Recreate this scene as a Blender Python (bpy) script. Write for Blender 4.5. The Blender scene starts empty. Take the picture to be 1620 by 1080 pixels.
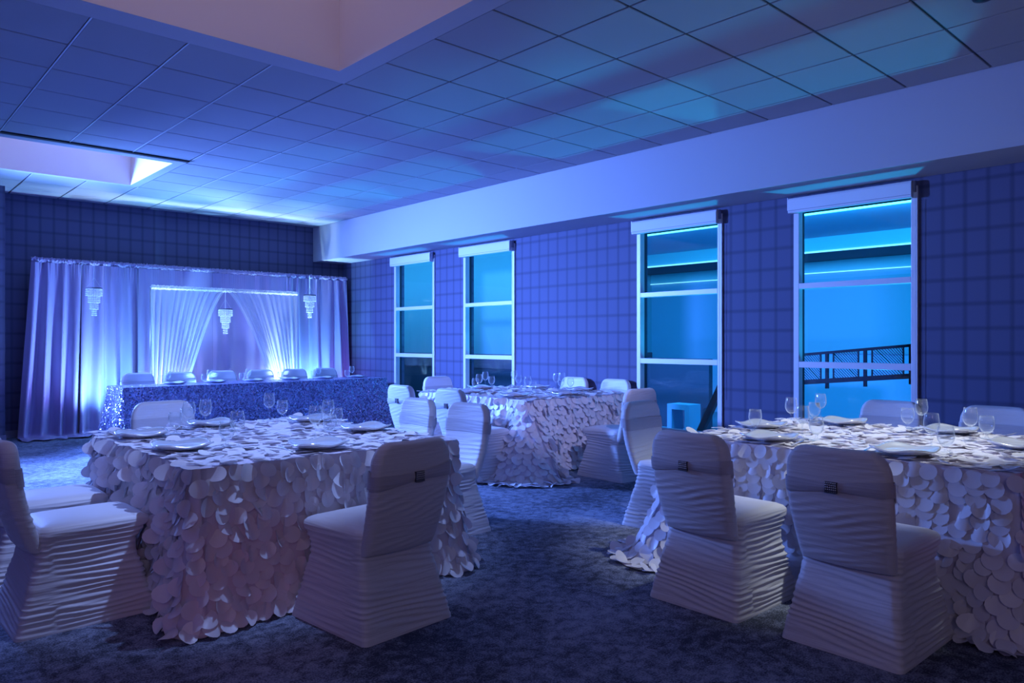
import bpy, bmesh, math, random
import numpy as np
from mathutils import Vector, Matrix, noise

random.seed(7)
rng = np.random.default_rng(11)
R = math.radians
scene = bpy.context.scene
col = scene.collection

# ------------------------------------------------------------------ camera
HC = 1.36                      # eye height (m)
F = 1177.0                     # focal length in pixels of the 1620 px wide frame
YAW = 0.742
SN, CS = math.sin(YAW), math.cos(YAW)
cam_d = bpy.data.cameras.new('camera')
cam_d.sensor_width = 36.0
cam_d.lens = 36.0 * F / 1620.0
cam_d.clip_end = 200
cam = bpy.data.objects.new('camera', cam_d)
cam.location = (0, 0, HC)
cam.rotation_euler = (math.pi / 2, 0, -YAW)
col.objects.link(cam)
scene.camera = cam

# ------------------------------------------------------------------ world, large lights, exposure
w = bpy.data.worlds.new('world')
scene.world = w
w.use_nodes = True
w.node_tree.nodes['Background'].inputs[0].default_value = (0.02, 0.04, 0.12, 1)
w.node_tree.nodes['Background'].inputs[1].default_value = 0.5
vs = scene.view_settings
vs.view_transform = 'Standard'
vs.look = 'None'
vs.exposure = 0.22
vs.gamma = 1.0
vs.use_curve_mapping = False


def area_light(name, loc, aim, sx, sy, power, color, spread=180):
    l = bpy.data.lights.new(name, 'AREA')
    l.shape = 'RECTANGLE'
    l.size, l.size_y = sx, sy
    l.energy = power
    l.color = color
    l.spread = R(spread)
    o = bpy.data.objects.new(name, l)
    o.location = loc
    o.rotation_euler = (Vector(aim) - Vector(loc)).to_track_quat('-Z', 'Y').to_euler()
    col.objects.link(o)
    return o


def spot_light(name, loc, aim, power, color, angle=60, blend=0.6, radius=0.05, parent=None):
    l = bpy.data.lights.new(name, 'SPOT')
    l.energy = power
    l.color = color
    l.spot_size = R(angle)
    l.spot_blend = blend
    l.shadow_soft_size = radius
    o = bpy.data.objects.new(name, l)
    o.location = loc
    o.rotation_euler = (Vector(aim) - Vector(loc)).to_track_quat('-Z', 'Y').to_euler()
    col.objects.link(o)
    return o


# blue LED wash bar on a stand beside the stage (the key); added unseen fills: blue floor, weak violet left, dim camera side
area_light('blue_wash_stage', (0.5, 11.5, 2.75), (6.2, 7.8, 1.1), 0.8, 0.5, 440, (0.13, 0.29, 1.0), 86)
area_light('blue_floor_fill', (0.6, 11.3, 2.9), (1.9, 7.9, 0.0), 0.8, 0.4, 150, (0.14, 0.28, 1.0), 58)
area_light('violet_fill', (-2.3, 3.0, 2.4), (6.5, 4.5, 3.0), 1.6, 0.5, 7, (0.24, 0.18, 1.0))
area_light('camera_side_fill', (-0.8, -2.2, 2.7), (2.5, 3.0, 0.6), 2.5, 0.8, 19, (0.86, 0.72, 1.0))

# ------------------------------------------------------------------ helpers
MATS = {}


def mat(name, color=(0.5, 0.5, 0.5), rough=0.6, metal=0.0, build=None, **kw):
    if name in MATS:
        return MATS[name]
    m = bpy.data.materials.new(name)
    m.use_nodes = True
    nt = m.node_tree
    b = nt.nodes['Principled BSDF']
    b.inputs['Base Color'].default_value = (*color, 1)
    b.inputs['Roughness'].default_value = rough
    b.inputs['Metallic'].default_value = metal
    for k, v in kw.items():
        b.inputs[k.replace('_', ' ')].default_value = v
    if build:
        build(nt, b)
    MATS[name] = m
    return m


def N(nt, typ, **kw):
    n = nt.nodes.new(typ)
    for k, v in kw.items():
        setattr(n, k, v)
    return n


def L(nt, a, b):
    nt.links.new(a, b)


def math_node(nt, op, a, b=None, clamp=False):
    n = N(nt, 'ShaderNodeMath', operation=op, use_clamp=clamp)
    for i, v in enumerate((a, b)):
        if v is None:
            continue
        if isinstance(v, (int, float)):
            n.inputs[i].default_value = v
        else:
            L(nt, v, n.inputs[i])
    return n.outputs[0]


def mesh_obj(name, verts, faces, m, parent=None, smooth=False):
    me = bpy.data.meshes.new(name)
    me.from_pydata([tuple(v) for v in verts], [], [tuple(f) for f in faces])
    me.update()
    if m:
        me.materials.append(m)
    if smooth:
        me.polygons.foreach_set('use_smooth', [True] * len(me.polygons))
    o = bpy.data.objects.new(name, me)
    col.objects.link(o)
    if parent:
        o.parent = parent
    return o


class MB:
    def __init__(self):
        self.v = []
        self.f = []

    def add(self, vs, fs):
        k = len(self.v)
        self.v += [tuple(p) for p in vs]
        self.f += [tuple(i + k for i in f) for f in fs]
        return self

    def box(self, x0, x1, y0, y1, z0, z1):
        vs = [(x, y, z) for z in (z0, z1) for y in (y0, y1) for x in (x0, x1)]
        return self.add(vs, [(0, 2, 3, 1), (4, 5, 7, 6), (0, 1, 5, 4), (2, 6, 7, 3), (0, 4, 6, 2), (1, 3, 7, 5)])

    def bar(self, p, q, wx, wz):
        """square bar from p to q, wx wide across and wz high"""
        p, q = Vector(p), Vector(q)
        d = (q - p).normalized()
        up = Vector((0, 0, 1)) if abs(d.z) < 0.95 else Vector((0, 1, 0))
        s = d.cross(up).normalized()
        u = s.cross(d).normalized()
        vs = []
        for c in (p, q):
            for a, b in ((-1, -1), (1, -1), (1, 1), (-1, 1)):
                vs.append(c + s * a * wx / 2 + u * b * wz / 2)
        return self.add(vs, [(0, 1, 2, 3), (7, 6, 5, 4), (0, 4, 5, 1), (1, 5, 6, 2), (2, 6, 7, 3), (3, 7, 4, 0)])

    def tube(self, p, q, r, n=10, r2=None):
        p, q = Vector(p), Vector(q)
        r2 = r if r2 is None else r2
        d = (q - p).normalized()
        up = Vector((0, 0, 1)) if abs(d.z) < 0.95 else Vector((0, 1, 0))
        s = d.cross(up).normalized()
        u = s.cross(d)
        vs = []
        for c, rr in ((p, r), (q, r2)):
            for k in range(n):
                a = 2 * math.pi * k / n
                vs.append(c + (s * math.cos(a) + u * math.sin(a)) * rr)
        fs = [(k, (k + 1) % n, n + (k + 1) % n, n + k) for k in range(n)]
        fs += [tuple(range(n - 1, -1, -1)), tuple(range(n, 2 * n))]
        return self.add(vs, fs)

    def lathe(self, prof, n=20, c=(0, 0, 0)):
        vs, fs = [], []
        for (r, z) in prof:
            for k in range(n):
                a = 2 * math.pi * k / n
                vs.append((c[0] + r * math.cos(a), c[1] + r * math.sin(a), c[2] + z))
        for i in range(len(prof) - 1):
            for k in range(n):
                fs.append((i * n + k, i * n + (k + 1) % n, (i + 1) * n + (k + 1) % n, (i + 1) * n + k))
        return self.add(vs, fs)

    def grid(self, rows, closed=False, flip=False):
        n = len(rows[0])
        vs = [p for r in rows for p in r]
        fs = []
        for i in range(len(rows) - 1):
            for k in range(n if closed else n - 1):
                f = (i * n + k, i * n + (k + 1) % n, (i + 1) * n + (k + 1) % n, (i + 1) * n + k)
                fs.append(f[::-1] if flip else f)
        return self.add(vs, fs)

    def build(self, name, m, parent=None, smooth=False):
        return mesh_obj(name, self.v, self.f, m, parent, smooth)


def tag(o, label=None, cat=None, group=None, kind=None):
    if label:
        o['label'] = label
    if cat:
        o['category'] = cat
    if group:
        o['group'] = group
    if kind:
        o['kind'] = kind
    return o


def empty(name, loc=(0, 0, 0), rz=0.0):
    o = bpy.data.objects.new(name, None)
    o.location = loc
    o.rotation_euler = (0, 0, rz)
    o.empty_display_size = 0.1
    col.objects.link(o)
    return o


def copy_tree(o, parent=None):
    c = o.copy()
    col.objects.link(c)
    c.parent = parent
    for ch in list(o.children):
        copy_tree(ch, c)
    return c


def bevel(o, wd=0.004, seg=2):
    md = o.modifiers.new('bevel', 'BEVEL')
    md.width = wd
    md.segments = seg
    md.limit_method = 'ANGLE'
    return o


def pix(x, y):
    r = (x - 810) / F
    u = -(y - 541) / F
    return Vector((SN + r * CS, CS - r * SN, u))


def atz(x, y, z):
    d = pix(x, y)
    t = (z - HC) / d.z
    return Vector((0, 0, HC)) + d * t


def project(p):
    d = p[0] * SN + p[1] * CS
    r = p[0] * CS - p[1] * SN
    return (810 + F * r / d, 541 - F * (p[2] - HC) / d, d)


# ------------------------------------------------------------------ materials
def wallpaper_build(axis):
    def f(nt, b):
        g = N(nt, 'ShaderNodeNewGeometry')
        sep = N(nt, 'ShaderNodeSeparateXYZ')
        L(nt, g.outputs['Position'], sep.inputs[0])
        h = sep.outputs[axis]
        z = sep.outputs['Z']

        def stripe(c, period, off, wdt):
            t = math_node(nt, 'DIVIDE', math_node(nt, 'ADD', c, off), period)
            t = math_node(nt, 'PINGPONG', t, 0.5)          # 0 at line
            mr = N(nt, 'ShaderNodeMapRange', interpolation_type='SMOOTHSTEP')
            L(nt, t, mr.inputs[0])
            mr.inputs[1].default_value = wdt * 0.1
            mr.inputs[2].default_value = wdt
            mr.inputs[3].default_value = 1
            mr.inputs[4].default_value = 0
            return mr.outputs[0]
        a = stripe(h, 0.1725, 0.0, 0.17)
        c = stripe(z, 0.21, -0.002, 0.15)
        mx = math_node(nt, 'MAXIMUM', a, c)
        both = math_node(nt, 'MULTIPLY', a, c)
        s = math_node(nt, 'ADD', math_node(nt, 'MULTIPLY', mx, 0.62), math_node(nt, 'MULTIPLY', both, 0.38))
        nz = N(nt, 'ShaderNodeTexNoise')
        nz.inputs['Scale'].default_value = 160
        nz.inputs['Detail'].default_value = 2
        L(nt, g.outputs['Position'], nz.inputs['Vector'])
        fac = math_node(nt, 'ADD', s, math_node(nt, 'MULTIPLY', math_node(nt, 'SUBTRACT', nz.outputs[0], 0.5), 0.5), clamp=True)
        mix = N(nt, 'ShaderNodeMix', data_type='RGBA')
        L(nt, fac, mix.inputs[0])
        mix.inputs[6].default_value = (0.094, 0.096, 0.20, 1)
        mix.inputs[7].default_value = (0.042, 0.041, 0.10, 1)
        L(nt, mix.outputs[2], b.inputs['Base Color'])
        bp = N(nt, 'ShaderNodeBump')
        bp.inputs['Strength'].default_value = 0.15
        L(nt, nz.outputs[0], bp.inputs['Height'])
        L(nt, bp.outputs[0], b.inputs['Normal'])
    return f


def noise_bump(scale, strength, detail=3, dist=0.01):
    def f(nt, b):
        tc = N(nt, 'ShaderNodeTexCoord')
        nz = N(nt, 'ShaderNodeTexNoise')
        nz.inputs['Scale'].default_value = scale
        nz.inputs['Detail'].default_value = detail
        L(nt, tc.outputs['Object'], nz.inputs['Vector'])
        bp = N(nt, 'ShaderNodeBump')
        bp.inputs['Strength'].default_value = strength
        bp.inputs['Distance'].default_value = dist
        L(nt, nz.outputs[0], bp.inputs['Height'])
        L(nt, bp.outputs[0], b.inputs['Normal'])
    return f


def carpet_build(nt, b):
    g = N(nt, 'ShaderNodeNewGeometry')
    n1 = N(nt, 'ShaderNodeTexNoise')
    n1.inputs['Scale'].default_value = 15
    n1.inputs['Detail'].default_value = 8
    n1.inputs['Roughness'].default_value = 0.72
    n1.inputs['Distortion'].default_value = 0.4
    n2 = N(nt, 'ShaderNodeTexNoise')
    n2.inputs['Scale'].default_value = 130
    n2.inputs['Detail'].default_value = 3
    n3 = N(nt, 'ShaderNodeTexNoise')
    n3.inputs['Scale'].default_value = 1.3
    n3.inputs['Detail'].default_value = 3
    for n in (n1, n2, n3):
        L(nt, g.outputs['Position'], n.inputs['Vector'])
    # 0.5 x 1 m carpet planks, each a shade of its own
    br = N(nt, 'ShaderNodeTexBrick')
    br.inputs['Scale'].default_value = 1.0
    br.inputs['Brick Width'].default_value = 1.0
    br.inputs['Row Height'].default_value = 0.5
    br.inputs['Mortar Size'].default_value = 0.0015
    br.inputs['Color1'].default_value = (0.42, 0.42, 0.42, 1)
    br.inputs['Color2'].default_value = (0.58, 0.58, 0.58, 1)
    br.inputs['Mortar'].default_value = (0.38, 0.38, 0.38, 1)
    L(nt, g.outputs['Position'], br.inputs['Vector'])
    s = math_node(nt, 'ADD', n1.outputs[0], math_node(nt, 'MULTIPLY', math_node(nt, 'SUBTRACT', n2.outputs[0], 0.5), 0.7))
    s = math_node(nt, 'ADD', s, math_node(nt, 'MULTIPLY', math_node(nt, 'SUBTRACT', n3.outputs[0], 0.5), 0.5))
    s = math_node(nt, 'ADD', s, math_node(nt, 'MULTIPLY', math_node(nt, 'SUBTRACT', br.outputs[0], 0.5), 0.5))
    cr = N(nt, 'ShaderNodeValToRGB')
    e = cr.color_ramp.elements
    e[0].position, e[0].color = 0.36, (0.035, 0.042, 0.07, 1)
    e[1].position, e[1].color = 0.68, (0.30, 0.33, 0.44, 1)
    x = cr.color_ramp.elements.new(0.5)
    x.color = (0.14, 0.155, 0.23, 1)
    L(nt, s, cr.inputs[0])
    L(nt, cr.outputs[0], b.inputs['Base Color'])
    bp = N(nt, 'ShaderNodeBump')
    bp.inputs['Strength'].default_value = 0.5
    bp.inputs['Distance'].default_value = 0.006
    L(nt, n2.outputs[0], bp.inputs['Height'])
    L(nt, bp.outputs[0], b.inputs['Normal'])


def sequin_build(nt, b):
    tc = N(nt, 'ShaderNodeTexCoord')
    vo = N(nt, 'ShaderNodeTexVoronoi')
    vo.inputs['Scale'].default_value = 75
    L(nt, tc.outputs['Object'], vo.inputs['Vector'])
    g = N(nt, 'ShaderNodeNewGeometry')
    # every sequin faces its own way
    sub = N(nt, 'ShaderNodeVectorMath', operation='SUBTRACT')
    L(nt, vo.outputs['Color'], sub.inputs[0])
    sub.inputs[1].default_value = (0.5, 0.5, 0.5)
    sc = N(nt, 'ShaderNodeVectorMath', operation='SCALE')
    L(nt, sub.outputs[0], sc.inputs[0])
    sc.inputs['Scale'].default_value = 2.0
    ad = N(nt, 'ShaderNodeVectorMath', operation='ADD')
    L(nt, g.outputs['Normal'], ad.inputs[0])
    L(nt, sc.outputs[0], ad.inputs[1])
    nm = N(nt, 'ShaderNodeVectorMath', operation='NORMALIZE')
    L(nt, ad.outputs[0], nm.inputs[0])
    L(nt, nm.outputs[0], b.inputs['Normal'])
    hs = N(nt, 'ShaderNodeSeparateXYZ')
    L(nt, vo.outputs['Color'], hs.inputs[0])
    mix = N(nt, 'ShaderNodeMix', data_type='RGBA')
    L(nt, hs.outputs[0], mix.inputs[0])
    mix.inputs[6].default_value = (0.22, 0.22, 0.48, 1)
    mix.inputs[7].default_value = (0.60, 0.56, 0.85, 1)
    L(nt, mix.outputs[2], b.inputs['Base Color'])


def sheer_build(nt, b):
    out = nt.nodes['Material Output']
    tr = N(nt, 'ShaderNodeBsdfTransparent')
    tl = N(nt, 'ShaderNodeBsdfTranslucent')
    df = N(nt, 'ShaderNodeBsdfDiffuse')
    for n in (tl, df):
        n.inputs[0].default_value = (0.85, 0.85, 0.92, 1)
    m1 = N(nt, 'ShaderNodeMixShader')
    m1.inputs[0].default_value = 0.45
    L(nt, df.outputs[0], m1.inputs[1])
    L(nt, tl.outputs[0], m1.inputs[2])
    # threads cover more where the cloth is seen edge-on
    lw = N(nt, 'ShaderNodeLayerWeight')
    lw.inputs[0].default_value = 0.55
    fac = math_node(nt, 'ADD', math_node(nt, 'MULTIPLY', lw.outputs['Facing'], 0.45), 0.58, clamp=True)
    m2 = N(nt, 'ShaderNodeMixShader')
    L(nt, fac, m2.inputs[0])
    L(nt, tr.outputs[0], m2.inputs[1])
    L(nt, m1.outputs[0], m2.inputs[2])
    L(nt, m2.outputs[0], out.inputs[0])


def pane_build(tint=(0.86, 0.93, 0.97), refl=0.03, pw=5.0):
    def f(nt, b):
        out = nt.nodes['Material Output']
        tr = N(nt, 'ShaderNodeBsdfTransparent')
        tr.inputs[0].default_value = (*tint, 1)
        gl = N(nt, 'ShaderNodeBsdfGlossy')
        gl.inputs['Roughness'].default_value = 0.03
        lw = N(nt, 'ShaderNodeLayerWeight')
        lw.inputs[0].default_value = 0.5
        fac = math_node(nt, 'ADD', math_node(nt, 'MULTIPLY', math_node(nt, 'POWER', lw.outputs['Facing'], pw), 0.9), refl, clamp=True)
        mx = N(nt, 'ShaderNodeMixShader')
        L(nt, fac, mx.inputs[0])
        L(nt, tr.outputs[0], mx.inputs[1])
        L(nt, gl.outputs[0], mx.inputs[2])
        L(nt, mx.outputs[0], out.inputs[0])
    return f


def glass_build(nt, b):
    # thin drinking glass: clear face-on, shiny towards its edges, with white put in for refracted brightness
    out = nt.nodes['Material Output']
    tr = N(nt, 'ShaderNodeBsdfTransparent')
    tr.inputs[0].default_value = (0.97, 0.985, 1.0, 1)
    gl = N(nt, 'ShaderNodeBsdfGlossy')
    gl.inputs['Roughness'].default_value = 0.06
    df = N(nt, 'ShaderNodeBsdfDiffuse')
    df.inputs[0].default_value = (0.9, 0.95, 1.0, 1)
    m1 = N(nt, 'ShaderNodeMixShader')
    m1.inputs[0].default_value = 0.45
    L(nt, gl.outputs[0], m1.inputs[1])
    L(nt, df.outputs[0], m1.inputs[2])
    lw = N(nt, 'ShaderNodeLayerWeight')
    lw.inputs[0].default_value = 0.5
    fac = math_node(nt, 'ADD', math_node(nt, 'MULTIPLY', math_node(nt, 'POWER', lw.outputs['Facing'], 2.6), 0.75), 0.05, clamp=True)
    m2 = N(nt, 'ShaderNodeMixShader')
    L(nt, fac, m2.inputs[0])
    L(nt, tr.outputs[0], m2.inputs[1])
    L(nt, m1.outputs[0], m2.inputs[2])
    L(nt, m2.outputs[0], out.inputs[0])


def emit_build(color, strength):
    def f(nt, b):
        b.inputs['Emission Color'].default_value = (*color, 1)
        b.inputs['Emission Strength'].default_value = strength
    return f


def spandex_build(nt, b):
    tc = N(nt, 'ShaderNodeTexCoord')
    mp = N(nt, 'ShaderNodeMapping')
    mp.inputs['Scale'].default_value = (3.0, 3.0, 75.0)
    mp.inputs['Rotation'].default_value = (0.06, 0.10, 0)
    L(nt, tc.outputs['Object'], mp.inputs['Vector'])
    nz = N(nt, 'ShaderNodeTexNoise')
    nz.inputs['Scale'].default_value = 1.0
    nz.inputs['Detail'].default_value = 2.5
    L(nt, mp.outputs[0], nz.inputs['Vector'])
    bp = N(nt, 'ShaderNodeBump')
    bp.inputs['Strength'].default_value = 0.5
    bp.inputs['Distance'].default_value = 0.007
    L(nt, nz.outputs[0], bp.inputs['Height'])
    L(nt, bp.outputs[0], b.inputs['Normal'])


def petal_build(nt, b):
    oi = N(nt, 'ShaderNodeObjectInfo')
    tc = N(nt, 'ShaderNodeTexCoord')
    nz = N(nt, 'ShaderNodeTexNoise')
    nz.inputs['Scale'].default_value = 60
    L(nt, tc.outputs['Object'], nz.inputs['Vector'])
    bp = N(nt, 'ShaderNodeBump')
    bp.inputs['Strength'].default_value = 0.08
    L(nt, nz.outputs[0], bp.inputs['Height'])
    L(nt, bp.outputs[0], b.inputs['Normal'])
    # thin taffeta lets part of the light through
    tl = N(nt, 'ShaderNodeBsdfTranslucent')
    tl.inputs[0].default_value = (0.86, 0.83, 0.90, 1)
    mx = N(nt, 'ShaderNodeMixShader')
    mx.inputs[0].default_value = 0.16
    L(nt, b.outputs[0], mx.inputs[1])
    L(nt, tl.outputs[0], mx.inputs[2])
    L(nt, mx.outputs[0], nt.nodes['Material Output'].inputs[0])


M_wall_b = mat('wallpaper_back', rough=0.75, build=wallpaper_build('X'))
M_wall_r = mat('wallpaper_right', rough=0.75, build=wallpaper_build('Y'))
M_paint = mat('painted_drywall', (0.46, 0.45, 0.54), 0.8, build=noise_bump(220, 0.05))
M_carpet = mat('carpet', rough=0.95, build=carpet_build)
M_tile = mat('ceiling_tile', (0.36, 0.36, 0.43), 0.9, build=noise_bump(300, 0.25, 2, 0.002))
M_grid = mat('ceiling_grid', (0.05, 0.055, 0.09), 0.6)
M_tee = mat('ceiling_tee', (0.6, 0.62, 0.72), 0.4, 0.3)
M_well = mat('skylight_well', (0.80, 0.70, 0.70), 0.85, build=noise_bump(150, 0.05))
M_glaze = mat('skylight_glazing_glow', (0.6, 0.6, 0.7), 0.4, build=emit_build((0.74, 0.60, 0.76), 0.40))  # pinkish glow added at the well top to light its walls
M_frame = mat('window_frame', (0.68, 0.66, 0.76), 0.45, 0.1)
M_gasket = mat('window_gasket', (0.03, 0.03, 0.06), 0.5)
M_pane = mat('window_pane', build=pane_build())
M_shade = mat('shade_fabric', (0.72, 0.70, 0.80), 0.7, build=noise_bump(400, 0.1))
M_dark = mat('dark_metal', (0.03, 0.03, 0.045), 0.45, 0.6)
M_base = mat('baseboard', (0.22, 0.22, 0.34), 0.6)
M_spandex = mat('spandex', (0.70, 0.68, 0.74), 0.5, build=spandex_build, Sheen_Weight=0.25)
M_band = mat('spandex_band', (0.50, 0.48, 0.55), 0.5, build=spandex_build)
M_rhine = mat('rhinestone', (0.92, 0.92, 0.96), 0.15, 0.4)
M_petal = mat('taffeta_petal', (0.86, 0.83, 0.90), 0.38, build=petal_build, Sheen_Weight=0.2)
M_cloth = mat('taffeta_cloth', (0.70, 0.65, 0.77), 0.5)
M_sequin = mat('sequin_cloth', rough=0.28, metal=0.55, build=sequin_build)
M_satin = mat('lavender_satin', (0.31, 0.26, 0.50), 0.30, build=noise_bump(14, 0.12, 4, 0.02), Sheen_Weight=0.3)
M_sheer = mat('sheer_voile', build=sheer_build)
M_plate = mat('pewter_plate', (0.74, 0.75, 0.82), 0.2, 0.45)
M_steel = mat('cutlery_steel', (0.75, 0.75, 0.8), 0.15, 1.0)
M_glass = mat('clear_glass', build=glass_build)
M_crystal = mat('crystal', (0.92, 0.96, 1.0), 0.08, 0.35, Coat_Weight=1.0)
M_pipe = mat('aluminium_pipe', (0.6, 0.6, 0.65), 0.3, 0.9)

# exterior
M_ext_wall = mat('exterior_wall', (0.30, 0.46, 0.62), 0.85)
M_ext_cyan = mat('exterior_fascia_lit', (0.35, 0.62, 0.68), 0.8)  # lighter cyan paints in the light on upright beam faces
M_ext_dark = mat('exterior_dark', (0.02, 0.045, 0.08), 0.7)
M_ext_teal = mat('exterior_teal', (0.22, 0.42, 0.50), 0.8)
M_ext_brown = mat('exterior_reflection', (0.12, 0.08, 0.12), 0.7)
M_ext_floor = mat('exterior_floor', (0.14, 0.28, 0.40), 0.8)
M_strip = mat('cove_led', (0.8, 1, 1), 0.5, build=emit_build((0.35, 0.85, 1.0), 0.9))
M_mesh = mat('railing_mesh', (0.10, 0.18, 0.25), 0.5, 0.2)

# ------------------------------------------------------------------ room shell
XS, XW, YB = 6.545, 7.15, 12.55
ZC, ZS = 3.45, 2.82
XL, YF = -2.6, -2.6
WT = 0.19

tag(MB().box(XL - .2, XW + WT, YF - .2, YB + .2, -0.1, 0).build('floor', M_carpet), 'dark blue mottled carpet floor', kind='structure')
tag(MB().box(XL, XW + WT, YB, YB + .15, 0, 3.8).build('wall_back', M_wall_b), 'back wall with woven check wallpaper', kind='structure')
tag(MB().box(XL - .15, XL, YF, YB + .15, 0, 3.8).build('wall_left', M_wall_r), 'left wall with woven check wallpaper', kind='structure')
tag(MB().box(XL - .15, XW + WT, YF - .15, YF, 0, 3.8).build('wall_front', M_wall_b), 'wall behind the viewer', kind='structure')
tag(MB().box(1.0, 1.735, 11.98, YB, 0, ZC).build('wall_column', M_wall_b), 'wallpapered column in the back corner', kind='structure')

WINS = [(9.62, 10.77), (7.73, 8.88), (4.41, 5.565), (2.44, 3.595)]
W0, W1 = 0.30, 2.75
mb = MB()
ys = [YF] + [v for a, b in sorted(WINS) for v in (a, b)] + [YB + .15]
for i in range(0, len(ys), 2):
    mb.box(XW, XW + WT, ys[i], ys[i + 1], 0, 3.8)
for a, b in WINS:
    mb.box(XW, XW + WT, a, b, 0, W0)
    mb.box(XW, XW + WT, a, b, W1, 3.8)
tag(mb.build('wall_right', M_wall_r), 'window wall with woven check wallpaper', kind='structure')
# soffit box running along the window wall
tag(MB().box(XS, XW, YF, YB, ZS, ZC + .2).build('trim_1', M_paint), 'smooth painted soffit above the windows', kind='structure')
bb = MB()
for a, b in zip(ys[0::2], ys[1::2]):
    bb.box(XW - .015, XW, a, min(b, YB), 0, .1)
for a, b in WINS:
    bb.box(XW - .015, XW, a, b, 0, .1)
tag(bb.build('baseboard_right', M_base), kind='structure')
tag(MB().box(1.735, XW - .015, YB - .015, YB, 0, .1).build('baseboard_back', M_base), kind='structure')
tag(MB().box(1.0, 1.75, 11.965, 11.98, 0, .1).build('baseboard_left', M_base), kind='structure')

# windows: frame proud of the wall, three panes, deep reveal
RAILS = [(1.885, 1.94), (1.10, 1.16)]
for i, (a, b) in enumerate(WINS):
    wroot = empty('window_%d' % (i + 1), (XW, (a + b) / 2, W0))
    tag(wroot, 'tall window of three stacked panes in a pale frame', kind='structure')
    o0 = Vector((XW, (a + b) / 2, W0))

    def part(mbx, name, m):
        ob = mbx.build(name, m, wroot)
        ob.matrix_parent_inverse = Matrix.Translation(-o0)
        return ob
    fr = MB()
    fw = 0.055
    for y0, y1 in ((a, a + fw), (b - fw, b)):
        fr.box(XW - .02, XW + .06, y0, y1, W0, W1)
    fr.box(XW - .02, XW + .06, a + fw, b - fw, W0, W0 + .055)
    fr.box(XW - .02, XW + .06, a + fw, b - fw, W1 - .055, W1)
    bevel(part(fr, 'window_frame', M_frame), .003)
    for z0, z1 in RAILS:
        bevel(part(MB().box(XW - .02, XW + .06, a + fw, b - fw, z0, z1), 'window_rail', M_frame), .003)
    zs = [(W0 + .055, 1.10), (1.16, 1.885), (1.94, W1 - .055)]
    for z0, z1 in zs:
        part(MB().box(XW + .075, XW + .083, a + fw - .02, b - fw + .02, z0 - .02, z1 + .02), 'pane', M_pane)
        g = MB()
        t = .012
        g.box(XW + .06, XW + .10, a + fw - .03, a + fw + t - .012, z0, z1)
        g.box(XW + .06, XW + .10, b - fw - t + .012, b - fw + .03, z0, z1)
        part(g, 'gasket', M_gasket)

# roller shade cassettes above the windows
SH = ['above the window beside the lavender drape', 'above the window behind the far petal-covered table',
      'above the window showing the dark stair stringer', 'above the window showing the railing']
for i, (a, b) in enumerate(WINS):
    t = empty('roller_shade', (XW, (a + b) / 2, 2.64))
    tag(t, 'rolled-up pale roller shade ' + SH[i], 'roller shade', 'roller shades')
    hl = (b - a) / 2 - .005
    m1 = MB()
    # fabric-covered roll: drop front with rounded top
    prof = [(-.03, 0), (-.085, 0), (-.09, .01), (-.09, .125), (-.083, .143), (-.068, .15), (-.03, .15)]
    rows = [[(p[0], -hl + .025, p[1]) for p in prof], [(p[0], hl + .03, p[1]) for p in prof]]
    m1.grid(rows, closed=True)
    n = len(prof)
    m1.f += [tuple(range(n)), tuple(range(2 * n - 1, n - 1, -1))]
    fo = m1.build('fascia', M_shade, t)
    MB().box(-.091, -.0895, -hl + .03, hl + .025, .022, .026).build('hem_seam', M_base, fo)
    MB().box(-.055, -.022, -hl + .004, -hl + .018, .05, .15).build('bracket', M_base, t)
    MB().box(-.085, -.022, hl + .032, hl + .04, .03, .155).build('bracket', M_frame, t)
    MB().tube((-.05, -hl + .003, -.02), (-.05, -hl + .003, -1.9), .002, 6).build('pull_chain', M_frame, t)

# ------------------------------------------------------------------ ceiling: lay-in tiles, skylight wells
TL = 0.6096
GX = lambda i: TL * (4.0395 + i)
GY = lambda j: TL * (5.808 + j)
SKY = [dict(bx=(GX(-4), GX(1)), by=(GY(-1), GY(3)), hx=(GX(-4) + .15, 2.90), hy=(3.15, 5.137), d=0.85),
       dict(bx=(GX(-4), GX(1)), by=(8.94, GY(12)), hx=(GX(-4) + .15, 2.96), hy=(9.115, 10.77), d=0.65)]
ceil = MB()
# backing with holes for the two wells
xs_ = sorted({XL, XS, *[v for s in SKY for v in s['bx']]})
ys_ = sorted({YF, YB, *[v for s in SKY for v in s['by']]})
for xa, xb in zip(xs_, xs_[1:]):
    for ya, yb in zip(ys_, ys_[1:]):
        if any(s['bx'][0] <= xa and xb <= s['bx'][1] and s['by'][0] <= ya and yb <= s['by'][1] for s in SKY):
            continue
        ceil.box(xa, xb, ya, yb, ZC + .012, ZC + .05)
ceil_o = tag(ceil.build('ceiling', M_grid), 'dropped ceiling of square lay-in tiles', kind='structure')
tiles = []
GAP = .0075
for i in range(-12, 7):
    for j in range(-15, 16):
        x0, x1, y0, y1 = max(GX(i), XL), min(GX(i + 1), XS), max(GY(j), YF), min(GY(j + 1), YB)
        if x1 - x0 < .05 or y1 - y0 < .05:
            continue
        cx, cy = (x0 + x1) / 2, (y0 + y1) / 2
        s = SKY[0]
        if s['bx'][0] < cx < s['bx'][1] and s['by'][0] < cy < s['by'][1]:
            continue
        s = SKY[1]
        if s['bx'][0] < cx < s['bx'][1]:
            if y0 < s['by'][1] - .01 and y1 > 8.87:
                if y0 < 8.80:
                    y1 = 8.87
                else:
                    continue
        tiles.append((x0, x1, y0, y1))


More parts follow.
